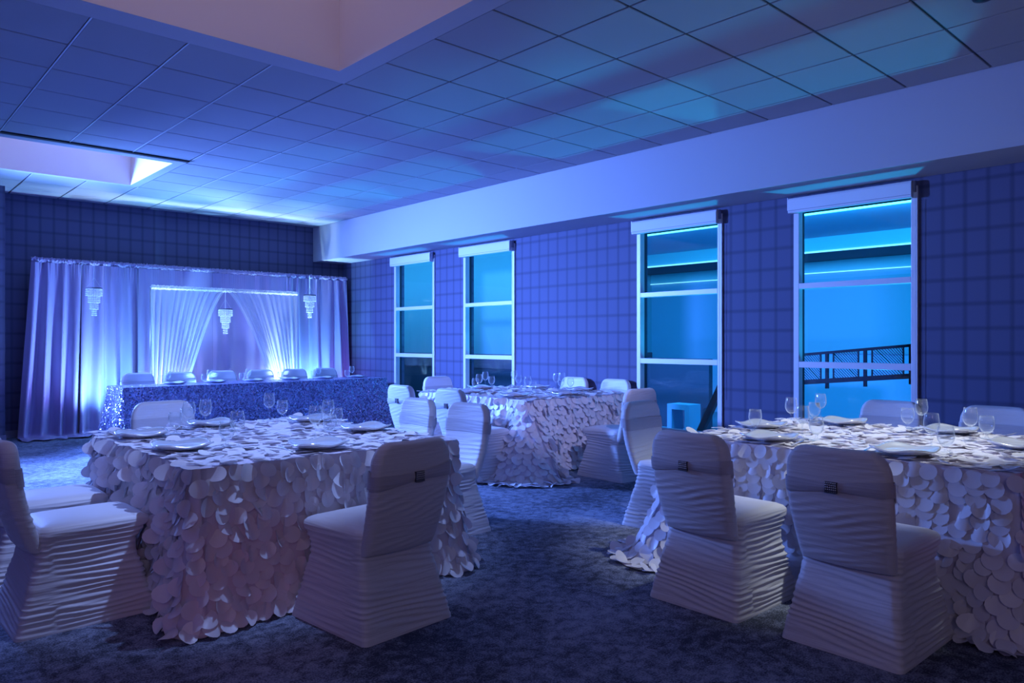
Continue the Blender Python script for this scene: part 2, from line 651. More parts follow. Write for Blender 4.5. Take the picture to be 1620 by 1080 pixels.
def tile_box(x0, x1, y0, y1, dz=0):
    g = GAP
    e = .004
    a = [(x0 + g, y0 + g), (x1 - g, y0 + g), (x1 - g, y1 - g), (x0 + g, y1 - g)]
    c = [(x0 + g + e, y0 + g + e), (x1 - g - e, y0 + g + e), (x1 - g - e, y1 - g - e), (x0 + g + e, y1 - g - e)]
    vsx = [(p[0], p[1], ZC + .012) for p in a] + [(p[0], p[1], ZC + .004) for p in a] + [(p[0], p[1], ZC) for p in c]
    fsx = [(0, 1, 5, 4), (1, 2, 6, 5), (2, 3, 7, 6), (3, 0, 4, 7), (4, 5, 9, 8), (5, 6, 10, 9), (6, 7, 11, 10), (7, 4, 8, 11), (8, 9, 10, 11), (3, 2, 1, 0)]
    return vsx, fsx


vis, hid = [], MB()
for t in tiles:
    c = ((t[0] + t[1]) / 2, (t[2] + t[3]) / 2, ZC)
    px, py, d = project(c)
    if d > 0.5 and -260 < px < 1880 and -330 < py < 600 and len(vis) < 298:
        vis.append(t)
    else:
        hid.add(*tile_box(*t))
tile_cache = {}
for t in vis:
    key = (round(t[1] - t[0], 3), round(t[3] - t[2], 3))
    if key not in tile_cache:
        v, f = tile_box(0, t[1] - t[0], 0, t[3] - t[2])
        o = mesh_obj('ceiling_tile', v, f, M_tile, ceil_o)
        tile_cache[key] = o
        o.location = (t[0], t[2], 0)
    else:
        o = tile_cache[key].copy()
        col.objects.link(o)
        o.parent = ceil_o
        o.location = (t[0], t[2], 0)
tag(hid.build('ceiling_tile_field', M_tile, ceil_o), kind='stuff')
# main tees slightly proud, coloured pale to paint in the light they catch
for i in (-2, -1, 0):
    MB().box(GX(i) - .005, GX(i) + .005, GY(3), 8.87, ZC - .004, ZC + .012).build('main_tee', M_tee, ceil_o)

for k, s in enumerate(SKY):
    (bx0, bx1), (by0, by1), (hx0, hx1), (hy0, hy1), d = s['bx'], s['by'], s['hx'], s['hy'], s['d']
    sk = empty('skylight', ((hx0 + hx1) / 2, (hy0 + hy1) / 2, ZC))
    tag(sk, ['large square skylight well in the tiled ceiling', 'skylight well close to the back wall'][k], kind='structure')
    inv = Matrix.Translation(-Vector(sk.location))

    def spart(mbx, name, m):
        ob = mbx.build(name, m, sk)
        ob.matrix_parent_inverse = inv
        return ob
    bo = MB()
    e = .002
    for r in ((bx0, hx0 - e, by0, by1), (hx1 + e, bx1, by0, by1), (hx0 - e, hx1 + e, by0, hy0 - e), (hx0 - e, hx1 + e, hy1 + e, by1)):
        bo.box(r[0], r[1], r[2], r[3], ZC - .003, ZC + .05)
    spart(bo, 'ceiling_border', M_paint)
    for r in ((hx0 - .03, hx0, hy0, hy1), (hx1, hx1 + .03, hy0, hy1), (hx0 - .03, hx1 + .03, hy0 - .03, hy0), (hx0 - .03, hx1 + .03, hy1, hy1 + .03)):
        spart(MB().box(r[0], r[1], r[2], r[3], ZC - .0025, ZC + d), 'well_wall', M_well)
    spart(MB().box(hx0 - .03, hx1 + .03, hy0 - .03, hy1 + .03, ZC + d, ZC + d + .03), 'glazing', M_glaze)
sd = tag(MB().box(GX(-4), GX(1), 8.872, 8.938, ZC - .012, ZC + .02).build('slot_diffuser', M_dark), 'long dark slot diffuser in the ceiling beside the skylight', 'air vent')

# smoke detector right at the top of the view
p = atz(1556, -8, ZC)
sm = empty('smoke_detector', (p.x, p.y, ZC))
tag(sm, 'small round smoke detector on the ceiling', 'smoke detector')
MB().lathe([(0, 0), (.06, 0), (.065, -.012), (.055, -.03), (.03, -.04), (0, -.042)], 20).build('detector_body', M_dark, sm, True)

# ------------------------------------------------------------------ outside the windows
ext = empty('covered_walkway', (10, 6, 0))
tag(ext, 'blue lit covered walkway outside the windows', kind='structure')
einv = Matrix.Translation((-10, -6, 0))


def epart(mbx, name, m):
    ob = mbx.build(name, m, ext)
    ob.matrix_parent_inverse = einv
    return ob


epart(MB().box(XW + WT, 13.2, -6, 18, -.12, -.02), 'walkway_floor', M_ext_floor)
epart(MB().box(9.37, 11.5, -6, 9.4, 3.0, 3.15), 'ceiling_panel', M_ext_wall)
epart(MB().box(9.37, 9.40, -6, 9.4, 2.995, 3.35), 'fascia', M_ext_cyan)
epart(MB().box(11.5, 12.8, -6, 9.6, 2.76, 3.2), 'soffit', M_ext_dark)  # dark colour paints in the shade on this underside
epart(MB().box(11.49, 11.5, -6, 9.6, 2.76, 3.0), 'fascia', M_ext_cyan)
epart(MB().box(12.8, 12.95, -6, 12, -.02, 3.4), 'far_wall', M_ext_wall)
epart(MB().box(12.78, 12.8, -6, 9.6, 2.56, 2.76), 'fascia', M_ext_cyan)
epart(MB().box(XW + WT, 9.37, -6, 9.6, 3.25, 3.4), 'canopy', M_ext_wall)
for x, z in ((9.365, 3.0), (11.485, 2.765), (12.775, 2.555)):
    epart(MB().box(x - .012, x, -6, 9.6, z - .003, z + .02 if x < 12 else z + .012), 'cove_strip', M_strip)
epart(MB().box(12.77, 12.8, 4.4, 6.6, 1.15, 2.45), 'wall_panel', M_ext_teal)
# nearer block behind the two far windows
epart(MB().box(8.9, 12.8, 9.6, 18, 1.13, 3.6), 'block_wall', M_ext_teal)
epart(MB().box(8.88, 12.8, 9.58, 18, .87, 1.13), 'block_reflection_upper', M_ext_brown)  # reflections painted as a brown band low on the block
epart(MB().box(8.9, 12.8, 9.6, 18, -.02, .87), 'block_reflection_lower', M_ext_dark)  # darker reflection band painted below it
# dark partition, little bench and stair stringer seen through the third window
tag(MB().box(10.0, 10.1, 6.41, 7.62, -.02, 1.09).build('low_partition', M_ext_dark), 'dark low partition outside the stair window', 'partition')
be = empty('small_bench', (9.5, 6.5, -.02))
tag(be, 'small pale blue bench outside the stair window', 'bench')
MB().box(-.15, .15, -.17, .22, .36, .44).build('bench_seat', M_ext_wall, be)
for y_ in (-.17, .14):
    MB().box(-.15, .15, y_, y_ + .08, 0, .36).build('leg', M_ext_wall, be)
tag(MB().bar((9.2, 6.05, .04), (9.2, 5.55, 1.02), .08, .09).build('stair_stringer', M_dark), 'dark diagonal stair stringer outside the window', 'stair')

# ramp railing seen through the fourth window
rail = empty('ramp_railing', (8.6, 3.5, 0))
tag(rail, 'dark sloping ramp railing with wire mesh panels outside the window', 'railing')
rinv = Matrix.Translation((-8.6, -3.5, 0))


def rpart(mbx, name, m):
    ob = mbx.build(name, m, rail)
    ob.matrix_parent_inverse = rinv
    return ob


zt = lambda y: 1.209 + (4.142 - y) * .096
rpart(MB().bar((8.6, 5.2, zt(5.2)), (8.6, 1.5, zt(1.5)), .045, .03), 'top_rail', M_dark)
rpart(MB().bar((8.6, 5.2, zt(5.2) - .33), (8.6, 1.5, zt(1.5) - .33), .05, .055), 'bottom_rail', M_dark)
pys = [4.62, 3.925, 3.49, 3.01, 2.5, 2.0]
for y in pys:
    rpart(MB().box(8.58, 8.62, y - .015, y + .015, zt(y) - .42, zt(y)), 'post', M_dark)
    for s_ in (-1, 1):
        rpart(MB().box(8.592, 8.608, y + s_ * .075 - .007, y + s_ * .075 + .007, zt(y) - .33, zt(y)), 'panel_edge', M_dark)
for ya, yb in zip(pys, pys[1:]):
    wmesh = MB()
    y0, y1 = yb + .08, ya - .08
    k = y0
    while k < y1 - .02:       # crossed wires
        kk = min(k + .30, y1)
        wmesh.bar((8.6, k, zt(k) - .32), (8.6, kk, zt(k) - .32 + (kk - k)), .008, .009)
        kb = max(k - .30, y0)
        k += .03
    k = y0 - .27
    while k < y0:
        wmesh.bar((8.6, y0, zt(y0) - .32 + (y0 - k)), (8.6, k + .3, zt(k) - .02), .008, .009)
        k += .03
    rpart(wmesh, 'wire_mesh', M_mesh)

# exterior lamps: cove wash and low floodlights that also reach in through the windows
area_light('walkway_wash', (9.0, 3.5, 2.9), (12.6, 4.2, 0.8), 9.0, 0.5, 360, (0.02, 0.42, 0.96))
area_light('far_block_fill', (7.55, 12.0, 3.0), (8.9, 12.0, 1.6), 7.0, 0.3, 130, (0.06, 0.45, 0.9))  # added area light to brighten the block wall
for i, (a, b) in enumerate(WINS):
    yc = (a + b) / 2
    fl = empty('flood_light', (8.15, yc + .1, .0))
    tag(fl, 'low floodlight on the walkway ' + SH[i].replace('above', 'outside'), 'floodlight', 'walkway floodlights')
    MB().tube((0, 0, -.02), (0, 0, .16), .05, 12).build('lamp_body', M_dark, fl, True)
    sl = spot_light('flood_beam', (0, 0, .2), (-1.0, -.05, 1.55), 260, (0.0, 0.55, 0.9), 44, .4, .04)
    sl.parent = fl

# ------------------------------------------------------------------ chairs in stretch covers
def lerp_table(tab, z):
    for (z0, *a), (z1, *b) in zip(tab, tab[1:]):
        if z <= z1:
            t = (z - z0) / (z1 - z0)
            t = t * t * (3 - 2 * t) * .5 + t * .5
            return [p + (q - p) * t for p, q in zip(a, b)]
    return list(tab[-1][1:])


def rrect(hx, y0, y1, r, n=16):
    """rounded rectangle ring, n points per side and 8 per corner, counter-clockwise from rear left"""
    pts = []
    cs = [(hx - r, y0 + r, -90), (hx - r, y1 - r, 0), (-hx + r, y1 - r, 90), (-hx + r, y0 + r, 180)]
    for k, (cx, cy, a0) in enumerate(cs):
        for q in range(7):
            a = R(a0 + 90 * q / 6)
            pts.append((cx + r * math.cos(a), cy + r * math.sin(a)))
        nx = cs[(k + 1) % 4]
        p0 = pts[-1]
        a = R(nx[2])
        p1 = (nx[0] + r * math.cos(a), nx[1] + r * math.sin(a))
        for q in range(1, n):
            t = q / n
            pts.append((p0[0] + (p1[0] - p0[0]) * t, p0[1] + (p1[1] - p0[1]) * t))
    return pts


def fold(x, y, z, freq, slope=0.0, seed=0.0, warp=5.2):
    w1 = noise.noise((x * 2.8 + seed, y * 2.8 + seed * 3, z * 12))
    p = math.sin(2 * math.pi * (z + slope * x) * freq + warp * w1 + 4 * noise.noise((x * 1.1, y * 1.1 - seed, z * 2)))
    n2 = noise.noise((x * 4 - seed, y * 4, (z + slope * 1.6 * x) * freq * 1.7 + 7))
    am = .55 + .9 * noise.noise((x * 3 + 2 * seed, y * 3, z * 11 + seed))
    return (p - .25 * math.cos(2 * p)) * max(.1, am) + .55 * n2


SKIRT = [  # z, half width rear, y rear, y front
    (0.0, .268, -.310, .312), (.05, .262, -.298, .300), (.20, .240, -.258, .258), (.31, .225, -.226, .226),
    (.37, .220, -.214, .226), (.415, .222, -.210, .258), (.445, .226, -.208, .288), (.465, .222, -.206, .290), (.478, .212, -.200, .280)]


def make_chair():
    root = empty('covered_chair')
    # skirt and seat
    rows = []
    nz_ = 120
    for i in range(nz_ + 1):
        z = .478 * i / nz_
        hw, yr, yf = lerp_table(SKIRT, z)
        r = .03 + .02 * (z / .478)
        ring = rrect(hw, yr, yf, r)
        row = []
        cy = (yr + yf) / 2
        amp = .0058 * min(1, z / .04) * (1 if z < .42 else max(.15, 1 - (z - .42) / .05))
        for (x, y) in ring:
            nx, ny = x / hw, (y - cy) / (yf - yr) * 2
            l = math.hypot(nx, ny) or 1
            f = fold(x, y, z, 36, .10 if y < -.15 else .04, 3.1)
            # folds gather towards the seams at the corners
            row.append((x + nx / l * f * amp, y + ny / l * f * amp, z + (.0 if z > .01 else 0)))
        rows.append(row)
    mbk = MB().grid(rows, closed=True)
    # domed seat top
    top = rows[-1]
    n = len(top)
    k0 = len(mbk.v) - n
    cx, cy = 0, (.280 - .200) / 2
    prev = list(range(k0, k0 + n))
    for t, dz in ((.9, .010), (.75, .017), (.5, .022), (.25, .024)):
        new = [(p[0] * t, cy + (p[1] - cy) * t, .478 + dz) for p in top]
        s = len(mbk.v)
        mbk.v += new
        cur = list(range(s, s + n))
        mbk.f += [(prev[q], prev[(q + 1) % n], cur[(q + 1) % n], cur[q]) for q in range(n)]
        prev = cur
    mbk.v.append((0, cy, .503))
    c = len(mbk.v) - 1
    mbk.f += [(prev[q], prev[(q + 1) % n], c) for q in range(n)]
    mbk.build('seat_cover', M_spandex, root, True)

    # padded back
    def back_ring(v, grow=0.0, flat=1.0):
        z = .372 + .53 * v
        yc = -.205 - .115 * v ** 1.15 - .028 * math.sin(math.pi * min(1, v * 1.05))
        hw = .208 + .022 * math.sin(math.pi * min(1, v * 1.25) * .62)
        th = .036
        rtop = .115
        hgt = .53 * (1 - v)
        if hgt < rtop:                       # rounded shoulders
            q = 1 - hgt / rtop
            hw -= rtop * .82 * (1 - math.sqrt(max(0, 1 - q * q)))
        if hgt < .03:
            th *= max(.12, math.sqrt(max(0, 1 - (1 - hgt / .03) ** 2)))
        if v < .06:
            th *= .55 + .45 * math.sqrt(v / .06)
        hw += grow
        th += grow
        pts = rrect(hw, -th, th, min(th * .95, .034), 22)
        out = []
        for (x, y) in pts:
            bow = -.022 * (1 - (x / hw) ** 2)
            out.append((x, y + yc + bow, z))
        return out, hw, yc
    rows = []
    nv = 110
    for i in range(nv + 1):
        v = i / nv
        ring, hw, yc = back_ring(v)
        row = []
        for (x, y, z) in ring:
            rear = y < yc - .02
            f = fold(x, 0 if rear else 1, z, 30, -.22 if rear else .05, 9.7, 2.4)
            mask = .25 + .75 * math.exp(-((z - .58 + .1 * x) / .07) ** 2) + .5 * math.exp(-((z - .42) / .05) ** 2)
            a = .0030 * mask * (1 if .03 < v < .95 else .2)
            row.append((x, y + (-1 if rear else 1) * f * a, z))
        rows.append(row)
    mbk = MB().grid(rows, closed=True)
    n = len(rows[0])
    mbk.f.append(tuple(range(n - 1, -1, -1)))
    e = len(mbk.v)
    mbk.f.append(tuple(range(e - n, e)))
    mbk.build('back_cover', M_spandex, root, True)

    # stretch band around the back, pinched by a rhinestone buckle at the rear
    rows = []
    for i in range(13):
        q = i / 12
        row = []
        for base in range(1):
            ring, hw, yc = back_ring(.70 + .001 * i, .0035)
        for (x, y, z) in ring:
            rear = y < yc
            half = .042 if not rear else .017 + .017 * min(1, abs(x) / .2)
            zz = .735 + (q - .5) * 2 * half + (.012 * x / .2 if rear else 0)
            v = (zz - .372) / .53
            rg, hw2, yc2 = back_ring(v, .0042)
            row.append((x, zz))
        rows.append(row)
    # rebuild by evaluating the ring at every height
    rws = []
    for i in range(13):
        q = i / 12
        row = []
        n = len(rows[i])
        cache = {}
        for k in range(n):
            zz = rows[i][k][1]
            v = (zz - .372) / .53
            key = round(v, 3)
            if key not in cache:
                cache[key] = back_ring(key, .0045)
            rg, hw2, yc2 = cache[key]
            x, y, z = rg[k]
            rear = y < yc2 - .02
            f = fold(x, 5, zz, 60, 0, 1.3) * .0020 * math.sin(math.pi * q)
            bul = .004 * math.sin(math.pi * q)
            row.append((x, y + (-1 if rear else 1) * (f + bul * (1 if rear else .3)), zz))
        rws.append(row)
    band = MB().grid(rws, closed=True).build('band', M_band, root, True)
    # buckle: rows of little stones
    bk = MB()
    zc_, v_ = .735, (.735 - .372) / .53
    rg, hw2, yc2 = back_ring(v_, .0045)
    ymin = min(p[1] for p in rg) - .006
    bp_ = MB().box(-.026, .026, ymin - .004, ymin + .006, zc_ - .024, zc_ + .024)
    bplate = bp_.build('buckle', mat('buckle_metal', (.10, .10, .13), .35, .6), root)
    for a in range(6):
        for b_ in range(5):
            cx = -.0215 + .043 * a / 5
            cz = zc_ - .0195 + .039 * b_ / 4
            cyv = ymin - .005 + (cz - zc_) * -.15
            r_ = .0040
            bk.add([(cx - r_, cyv, cz), (cx, cyv, cz - r_), (cx + r_, cyv, cz), (cx, cyv, cz + r_), (cx, cyv - .003, cz)],
                   [(0, 1, 4), (1, 2, 4), (2, 3, 4), (3, 0, 4)])
    bk.build('rhinestones', M_rhine, bplate)
    return root


proto = make_chair()
FY, FX, BY, BX = 0.0, -math.pi / 2, math.pi, math.pi / 2    # facing +Y, +X, -Y, -X
gA, gB, gC, gH = ['chairs at the %s' % s for s in ('pink-tinged petal table', 'railing-window petal table', 'far petal table', 'sequinned head table')]
CH = [
    (1.985, 3.20, FY + R(5), 'covered chair in rear view at the end of the pink-tinged petal table', gA),
    (.915, 4.26, FX + R(2), 'covered chair seen side-on beside the pink-tinged petal table', gA),
    (.905, 4.95, FX - R(1), 'covered chair behind the side-on chair, only its seat in full view', gA),
    (1.90, 5.72, BY + R(2), 'covered chair between the pink-tinged petal table and the sequin cloth', gA),
    (3.20, 4.30, BX + R(2), 'covered chair at the pink-tinged petal table, skirt on the open aisle', gA),
    (3.19, 4.95, BX - R(2), 'covered chair at the pink-tinged petal table, aisle side, half hidden by its neighbour', gA),
    (3.53, 2.17, FX - R(1), 'covered chair in rear view next to the cloth corner sweeping the carpet', gB),
    (3.53, 1.42, FX - R(1), 'covered chair in rear view with a pink-lit shoulder at the petal table', gB),
    (4.62, 3.24, BY + R(3), 'brightly lit covered chair at the petal table end near the stair window', gB),
    (5.76, 2.27, BX, 'covered chair in front of the railing window', gB),
    (5.76, 1.56, BX, 'covered chair before the dark wallpaper beside the railing window', gB),
    (5.87, 4.84, FY - R(3), 'covered chair in side view at the aisle end of the far petal table', gC),
    (4.77, 5.75, FX, 'covered chair at the far petal table, side skirt on the open aisle', gC),
    (4.77, 6.60, FX, 'covered chair at the far petal table, closest to the sequin cloth', gC),
    (5.90, 7.57, BY, 'covered chair between two windows behind the far petal table', gC),
    (6.76, 6.52, BX, 'covered chair against the window wall behind wine glasses', gC),
    (6.76, 5.84, BX, 'covered chair against the window wall close to the stair window', gC),
]
for k, x in enumerate((3.31, 3.90, 4.54, 5.16, 5.75, 6.32)):
    pos = ['end of row far from windows', 'second from the end far from windows', 'third from the end far from windows',
           'third from the window wall', 'second from the window wall', 'closest to the window wall'][k]
    CH.append((x, 11.38, BY, 'covered chair behind the sequinned head table, ' + pos, gH))
for k, (x, y, a, lab, grp) in enumerate(CH):
    o = proto if k == 0 else copy_tree(proto)
    o.location = (x, y, 0)
    o.rotation_euler = (0, 0, a)
    tag(o, lab, 'chair', grp)

# ------------------------------------------------------------------ tablecloths
ZT = .765


def cloth_profile(x0, x1, y0, y1, corner_flare, side_flare, seed, nper=260, corner_w=.20, extra=.16):
    """returns base points (perimeter), outward normals, corner weight"""
    r = .03
    pts = []
    per = []
    segs = [((x0 + r, y0), (x1 - r, y0), (0, -1)), ((x1, y0 + r), (x1, y1 - r), (1, 0)), ((x1 - r, y1), (x0 + r, y1), (0, 1)), ((x0, y1 - r), (x0, y0 + r), (-1, 0))]
    corners = [(x1 - r, y0 + r, -90), (x1 - r, y1 - r, 0), (x0 + r, y1 - r, 90), (x0 + r, y0 + r, 180)]
    for k in range(4):
        (ax, ay), (bx, by), n = segs[k]
        ln = math.hypot(bx - ax, by - ay)
        m = int(ln / .025)
        for q in range(m):
            t = q / m
            dist = min(t, 1 - t) * ln
            cf_ = corner_flare[k - 1] if t < .5 else corner_flare[k]
            pts.append((ax + (bx - ax) * t, ay + (by - ay) * t, n[0], n[1], math.exp(-(dist / corner_w) ** 2), cf_))
        cx, cy, a0 = corners[k]
        for q in range(13):
            a = R(a0 + 90 * q / 12)
            pts.append((cx + r * math.cos(a), cy + r * math.sin(a), math.cos(a), math.sin(a), 1.0, corner_flare[k]))
    return pts


def cloth_point(pt, s, cf, sf, seed, drop=ZT, extra=.16):
    bx, by, nx, ny, cw, cf = pt
    g = min(s, drop) / drop
    fx = noise.noise((bx * 4.2 + seed, by * 4.2, .3)) + .5 * noise.noise((bx * 9 + seed, by * 9, 1.7))
    o = .004 + sf * g ** 1.2 * (1 - .0 * cw) + cf * cw * g ** 1.35 + .030 * g * fx * (1 + 1.2 * cw)
    if s > drop:
        o += (s - drop) * .9
    z = max(.006, ZT - s)
    if s > drop:
        z = .006 + .012 * abs(noise.noise((bx * 12 + nx * 3, by * 12 + ny * 3, s * 20)))
    return Vector((bx + nx * o, by + ny * o, z))


def cloth_surface(ring, cf, sf, seed, ex, levels=34):
    rows = []
    for i in range(levels + 1):
        row = []
        for pt in ring:
            tot = ZT + ex * (.2 + .8 * pt[4] * min(1, pt[5] / .25))
            s = tot * i / levels
            row.append(cloth_point(pt, s, cf, sf, seed))
        rows.append(row)
    return rows


def petal_mesh(kx, ky, fold_, nm):
    r = .043
    vsx, fsx = [], []
    rings = [(0.0, 1), (.55, 8), (1.0, 14)]
    pts = [(0, r)]
    for q in range(8):
        a = 2 * math.pi * q / 8
        pts.append((.55 * r * math.sin(a), r - .55 * r * math.cos(a)))
    for q in range(14):
        a = 2 * math.pi * q / 14
        pts.append((r * math.sin(a), r - r * math.cos(a)))
    tri = [(0, 1 + q, 1 + (q + 1) % 8) for q in range(8)]
    # stitch 8-ring to 14-ring
    i = j = 0
    while i < 8 or j < 14:
        ai = (i + 1) / 8 if i < 8 else 9
        aj = (j + 1) / 14 if j < 14 else 9
        if aj <= ai:
            tri.append((1 + i % 8, 9 + j % 14, 9 + (j + 1) % 14))
            j += 1
        else:
            tri.append((1 + i % 8, 9 + j % 14, 1 + (i + 1) % 8))
            i += 1
    out = []
    for (x, y) in pts:
        z = kx * x * x + ky * y * y
        if fold_:
            z += fold_ * max(0, x + .004) * 1.2
        out.append((x, y, z))
    return np.array(out), tri


PETALS = [petal_mesh(kx, ky, fo, '') for kx, ky, fo in
          [(2, 1, 0), (-6, 2, 0), (8, -1, 0), (0, 2, 1.1), (-10, 3, 0), (3, 3, -.9), (13, 0, 0), (-3, -1, .7)]]
PETAL_ME = []
for v, t in PETALS:
    me = bpy.data.meshes.new('petal')
    me.from_pydata([tuple(p) for p in v], [], t)
    me.polygons.foreach_set('use_smooth', [True] * len(t))
    me.materials.append(M_petal)
    PETAL_ME.append(me)


def petal_cloth(rect, cf, sf, seed, label, settings, curl, tilt, ex=.16):
    x0, x1, y0, y1 = rect
    o0 = Vector(((x0 + x1) / 2, (y0 + y1) / 2, 0))
    root = empty('petal_tablecloth', o0)
    tag(root, label, 'tablecloth', 'petal tablecloths')
    inv = Matrix.Translation(-o0)
    ring = cloth_profile(x0, x1, y0, y1, cf, sf, seed)
    rows = cloth_surface(ring, cf, sf, seed, ex)
    m = MB().grid(rows, closed=True)
    n = len(ring)
    ob = m.build('under_cloth', M_cloth, root, True)
    ob.matrix_parent_inverse = inv
    cap = mesh_obj('cloth_top', rows[0], [tuple(range(n))], M_cloth, root)
    cap.matrix_parent_inverse = inv
    frames = []           # (matrix, variant)
    rr = random.Random(seed * 100 + 5)
    row_h = .050
    # sides
    k = 0
    s = -.005
    lim = ZT + ex
    while s < lim:
        pts = [cloth_point(p, max(0, s), cf, sf, seed) for p in ring]
        nxt = [cloth_point(p, max(0, s) + .03, cf, sf, seed) for p in ring]
        acc = .041 if k % 2 else 0.0
        for i in range(n):
            a, b = pts[i], pts[(i + 1) % n]
            d = (b - a).length
            acc += d
            if acc >= .082:
                acc -= .082
                cw = ring[i][4]
                if s > ZT + ex * (.15 + .85 * cw * min(1, ring[i][5] / .25)):
                    continue
                t = (b - a).normalized() if d > 1e-6 else Vector((1, 0, 0))
                dn = (nxt[i] - a)
                dn = (dn - t * dn.dot(t)).normalized()
                nn = t.cross(dn)
                if nn.dot(Vector((ring[i][2], ring[i][3], .2))) < 0:
                    nn = -nn
                al = R(rr.uniform(*tilt)) + (R(10) if s < .02 else 0)
                if s > ZT - .02:
                    al = R(rr.uniform(-4, 9))
                rot = R(rr.gauss(0, 14 * curl))
                yaw = R(rr.gauss(0, 12 * curl))
                y_ = dn * math.cos(al) + nn * math.sin(al)
                z_ = nn * math.cos(al) - dn * math.sin(al)
                x_ = y_.cross(z_)
                M = Matrix((x_, y_, z_)).transposed().to_4x4()
                M = Matrix.Translation(a + nn * .004 + Vector((0, 0, rr.uniform(-.008, .008)))) @ M @ Matrix.Rotation(rot, 4, 'Z') @ Matrix.Rotation(yaw, 4, 'Y') @ Matrix.Scale(rr.uniform(.92, 1.08), 4)
                lo = min((M @ Vector((0, .086, 0))).z, (M @ Vector((.046, .046, 0))).z, (M @ Vector((-.046, .046, 0))).z)
                if lo < .004:
                    M = Matrix.Translation((0, 0, .006 - lo)) @ M
                v = 0 if rr.random() > curl else rr.randrange(len(PETALS))
                frames.append((M, v, nn if s < ZT else Vector((0, 0, 1))))
        s += row_h
        k += 1
    # top
    k = 0
    yy = y0 + .02
    while yy < y1 - .005:
        xx = x0 + .03 + (.042 if k % 2 else 0)
        while xx < x1 - .005:
            px, py = xx + rr.uniform(-.012, .012), yy + rr.uniform(-.012, .012)
            near = min((math.hypot(px - sx, py - sy) for sx, sy in settings), default=9)
            ang = rr.uniform(-2.6, 2.6) - .9
            al = R(rr.uniform(.5, 5.0)) if near > .22 else R(rr.uniform(1, 5))
            dirv = Vector((math.sin(ang), -math.cos(ang), 0))
            nn = Vector((0, 0, 1))
            y_ = dirv * math.cos(al) + nn * math.sin(al)
            z_ = nn * math.cos(al) - dirv * math.sin(al)
            x_ = y_.cross(z_)
            M = Matrix.Translation((px, py, ZT + .003 + rr.uniform(0, .004))) @ Matrix((x_, y_, z_)).transposed().to_4x4()
            v = rr.randrange(len(PETALS)) if near > .22 else 0
            if near > .22:
                M = M @ Matrix.Rotation(R(rr.gauss(0, 3)), 4, 'Y') @ Matrix.Diagonal((1, 1, rr.uniform(.1, .5), 1))
            frames.append((M, v, nn))
            xx += .084
        yy += .050
        k += 1
    # the 300 that show largest are single petals, the rest one joined part
    camp = Vector((0, 0, HC))
    sc = []
    for q, (M, v, nn) in enumerate(frames):
        p = M.translation
        d = camp - p
        px, py, dd = project(p)
        inside = -30 < px < 1650 and py < 1110
        sc.append((-(max(0.02, abs(nn.dot(d.normalized()))) if nn.dot(d) > 0 else 0) / d.length_squared * (1 if inside else 0), q))
    sc.sort()
    big = {q for _, q in sc[:298]}
    for q in sorted(big):
        M, v, nn = frames[q]
        o = bpy.data.objects.new('petal', PETAL_ME[v])
        col.objects.link(o)
        o.parent = root
        o.matrix_parent_inverse = inv
        o.matrix_basis = M
    allv, allf, base = [], [], 0
    for q, (M, v, nn) in enumerate(frames):
        if q in big:
            continue
        A = np.array(M)
        pv, pt_ = PETALS[v]
        allv.append(pv @ A[:3, :3].T + A[:3, 3])
        allf.append(np.array(pt_) + base)
        base += len(pv)
    V = np.concatenate(allv)
    Fc = np.concatenate(allf)
    me = bpy.data.meshes.new('petal_field')
    me.from_pydata(V.tolist(), [], Fc.tolist())
    me.polygons.foreach_set('use_smooth', [True] * len(me.polygons))
    me.materials.append(M_petal)
    o = bpy.data.objects.new('petal_field', me)
    col.objects.link(o)
    o.parent = root
    o.matrix_parent_inverse = inv
    o['kind'] = 'stuff'
    return root


RA, RB, RC = (1.25, 2.78, 3.55, 5.38), (3.94, 5.46, .93, 2.76), (5.18, 6.72, 5.42, 7.25)
# place settings: (x, y, facing angle of the diner)
SA = [(1.985, 3.74, FY), (1.41, 4.18, FX), (1.41, 4.88, FX), (1.95, 5.20, BY), (2.60, 5.0, BX), (2.60, 4.26, BX)]
SB = [(4.10, 2.22, FX), (4.11, 1.47, FX), (4.66, 2.58, BY), (5.28, 2.30, BX), (4.80, 1.12, FY), (5.28, 1.62, BX)]
SC = [(5.34, 5.78, FX), (5.92, 5.60, FY), (5.34, 6.55, FX), (5.95, 7.06, BY), (6.53, 6.65, BX), (6.53, 5.95, BX)]
petal_cloth(RA, (.07, .06, .06, .05), .02, 1, 'pale petal tablecloth with curled petals and a pink glow beside the head table', [(a, b) for a, b, c in SA], .95, (2, 14), .06)
petal_cloth(RB, (.06, .05, .30, .07), .015, 2, 'pale petal tablecloth with flat scale-like petals and a corner sweeping the carpet', [(a, b) for a, b, c in SB], .35, (2, 12), .13)
petal_cloth(RC, (.14, .05, .18, .42), .015, 3, 'pale petal tablecloth with a wide flared corner below the windows', [(a, b) for a, b, c in SC], .6, (3, 18), .14)

# sequinned head table
HX0, HX1, HY0, HY1 = 2.75, 6.75, 10.40, 11.08
o0 = Vector(((HX0 + HX1) / 2, (HY0 + HY1) / 2, 0))
hr = empty('sequin_tablecloth', o0)
tag(hr, 'lavender sequin tablecloth over the long head table', 'tablecloth')
ring = cloth_profile(HX0, HX1, HY0, HY1, (.1,) * 4, .02, 5, corner_w=.16)
rows = []
for i in range(31):
    row = []
    for (bx, by, nx, ny, cw, _) in ring:
        s = ZT * i / 30
        g = s / ZT
        fx = math.sin(bx * 23 + by * 31) * (cw * .8 + .12) + 1.2 * noise.noise((bx * 3, by * 3, g * 1.5))
        o = .003 + .02 * g + .14 * cw * g ** 1.3 + .020 * g * fx
        row.append((bx + nx * o, by + ny * o, max(.006, ZT - s)))
    rows.append(row)
m = MB().grid(rows, closed=True)
ob = mesh_obj('cloth_top', rows[0], [tuple(range(len(ring)))], M_sequin, hr)
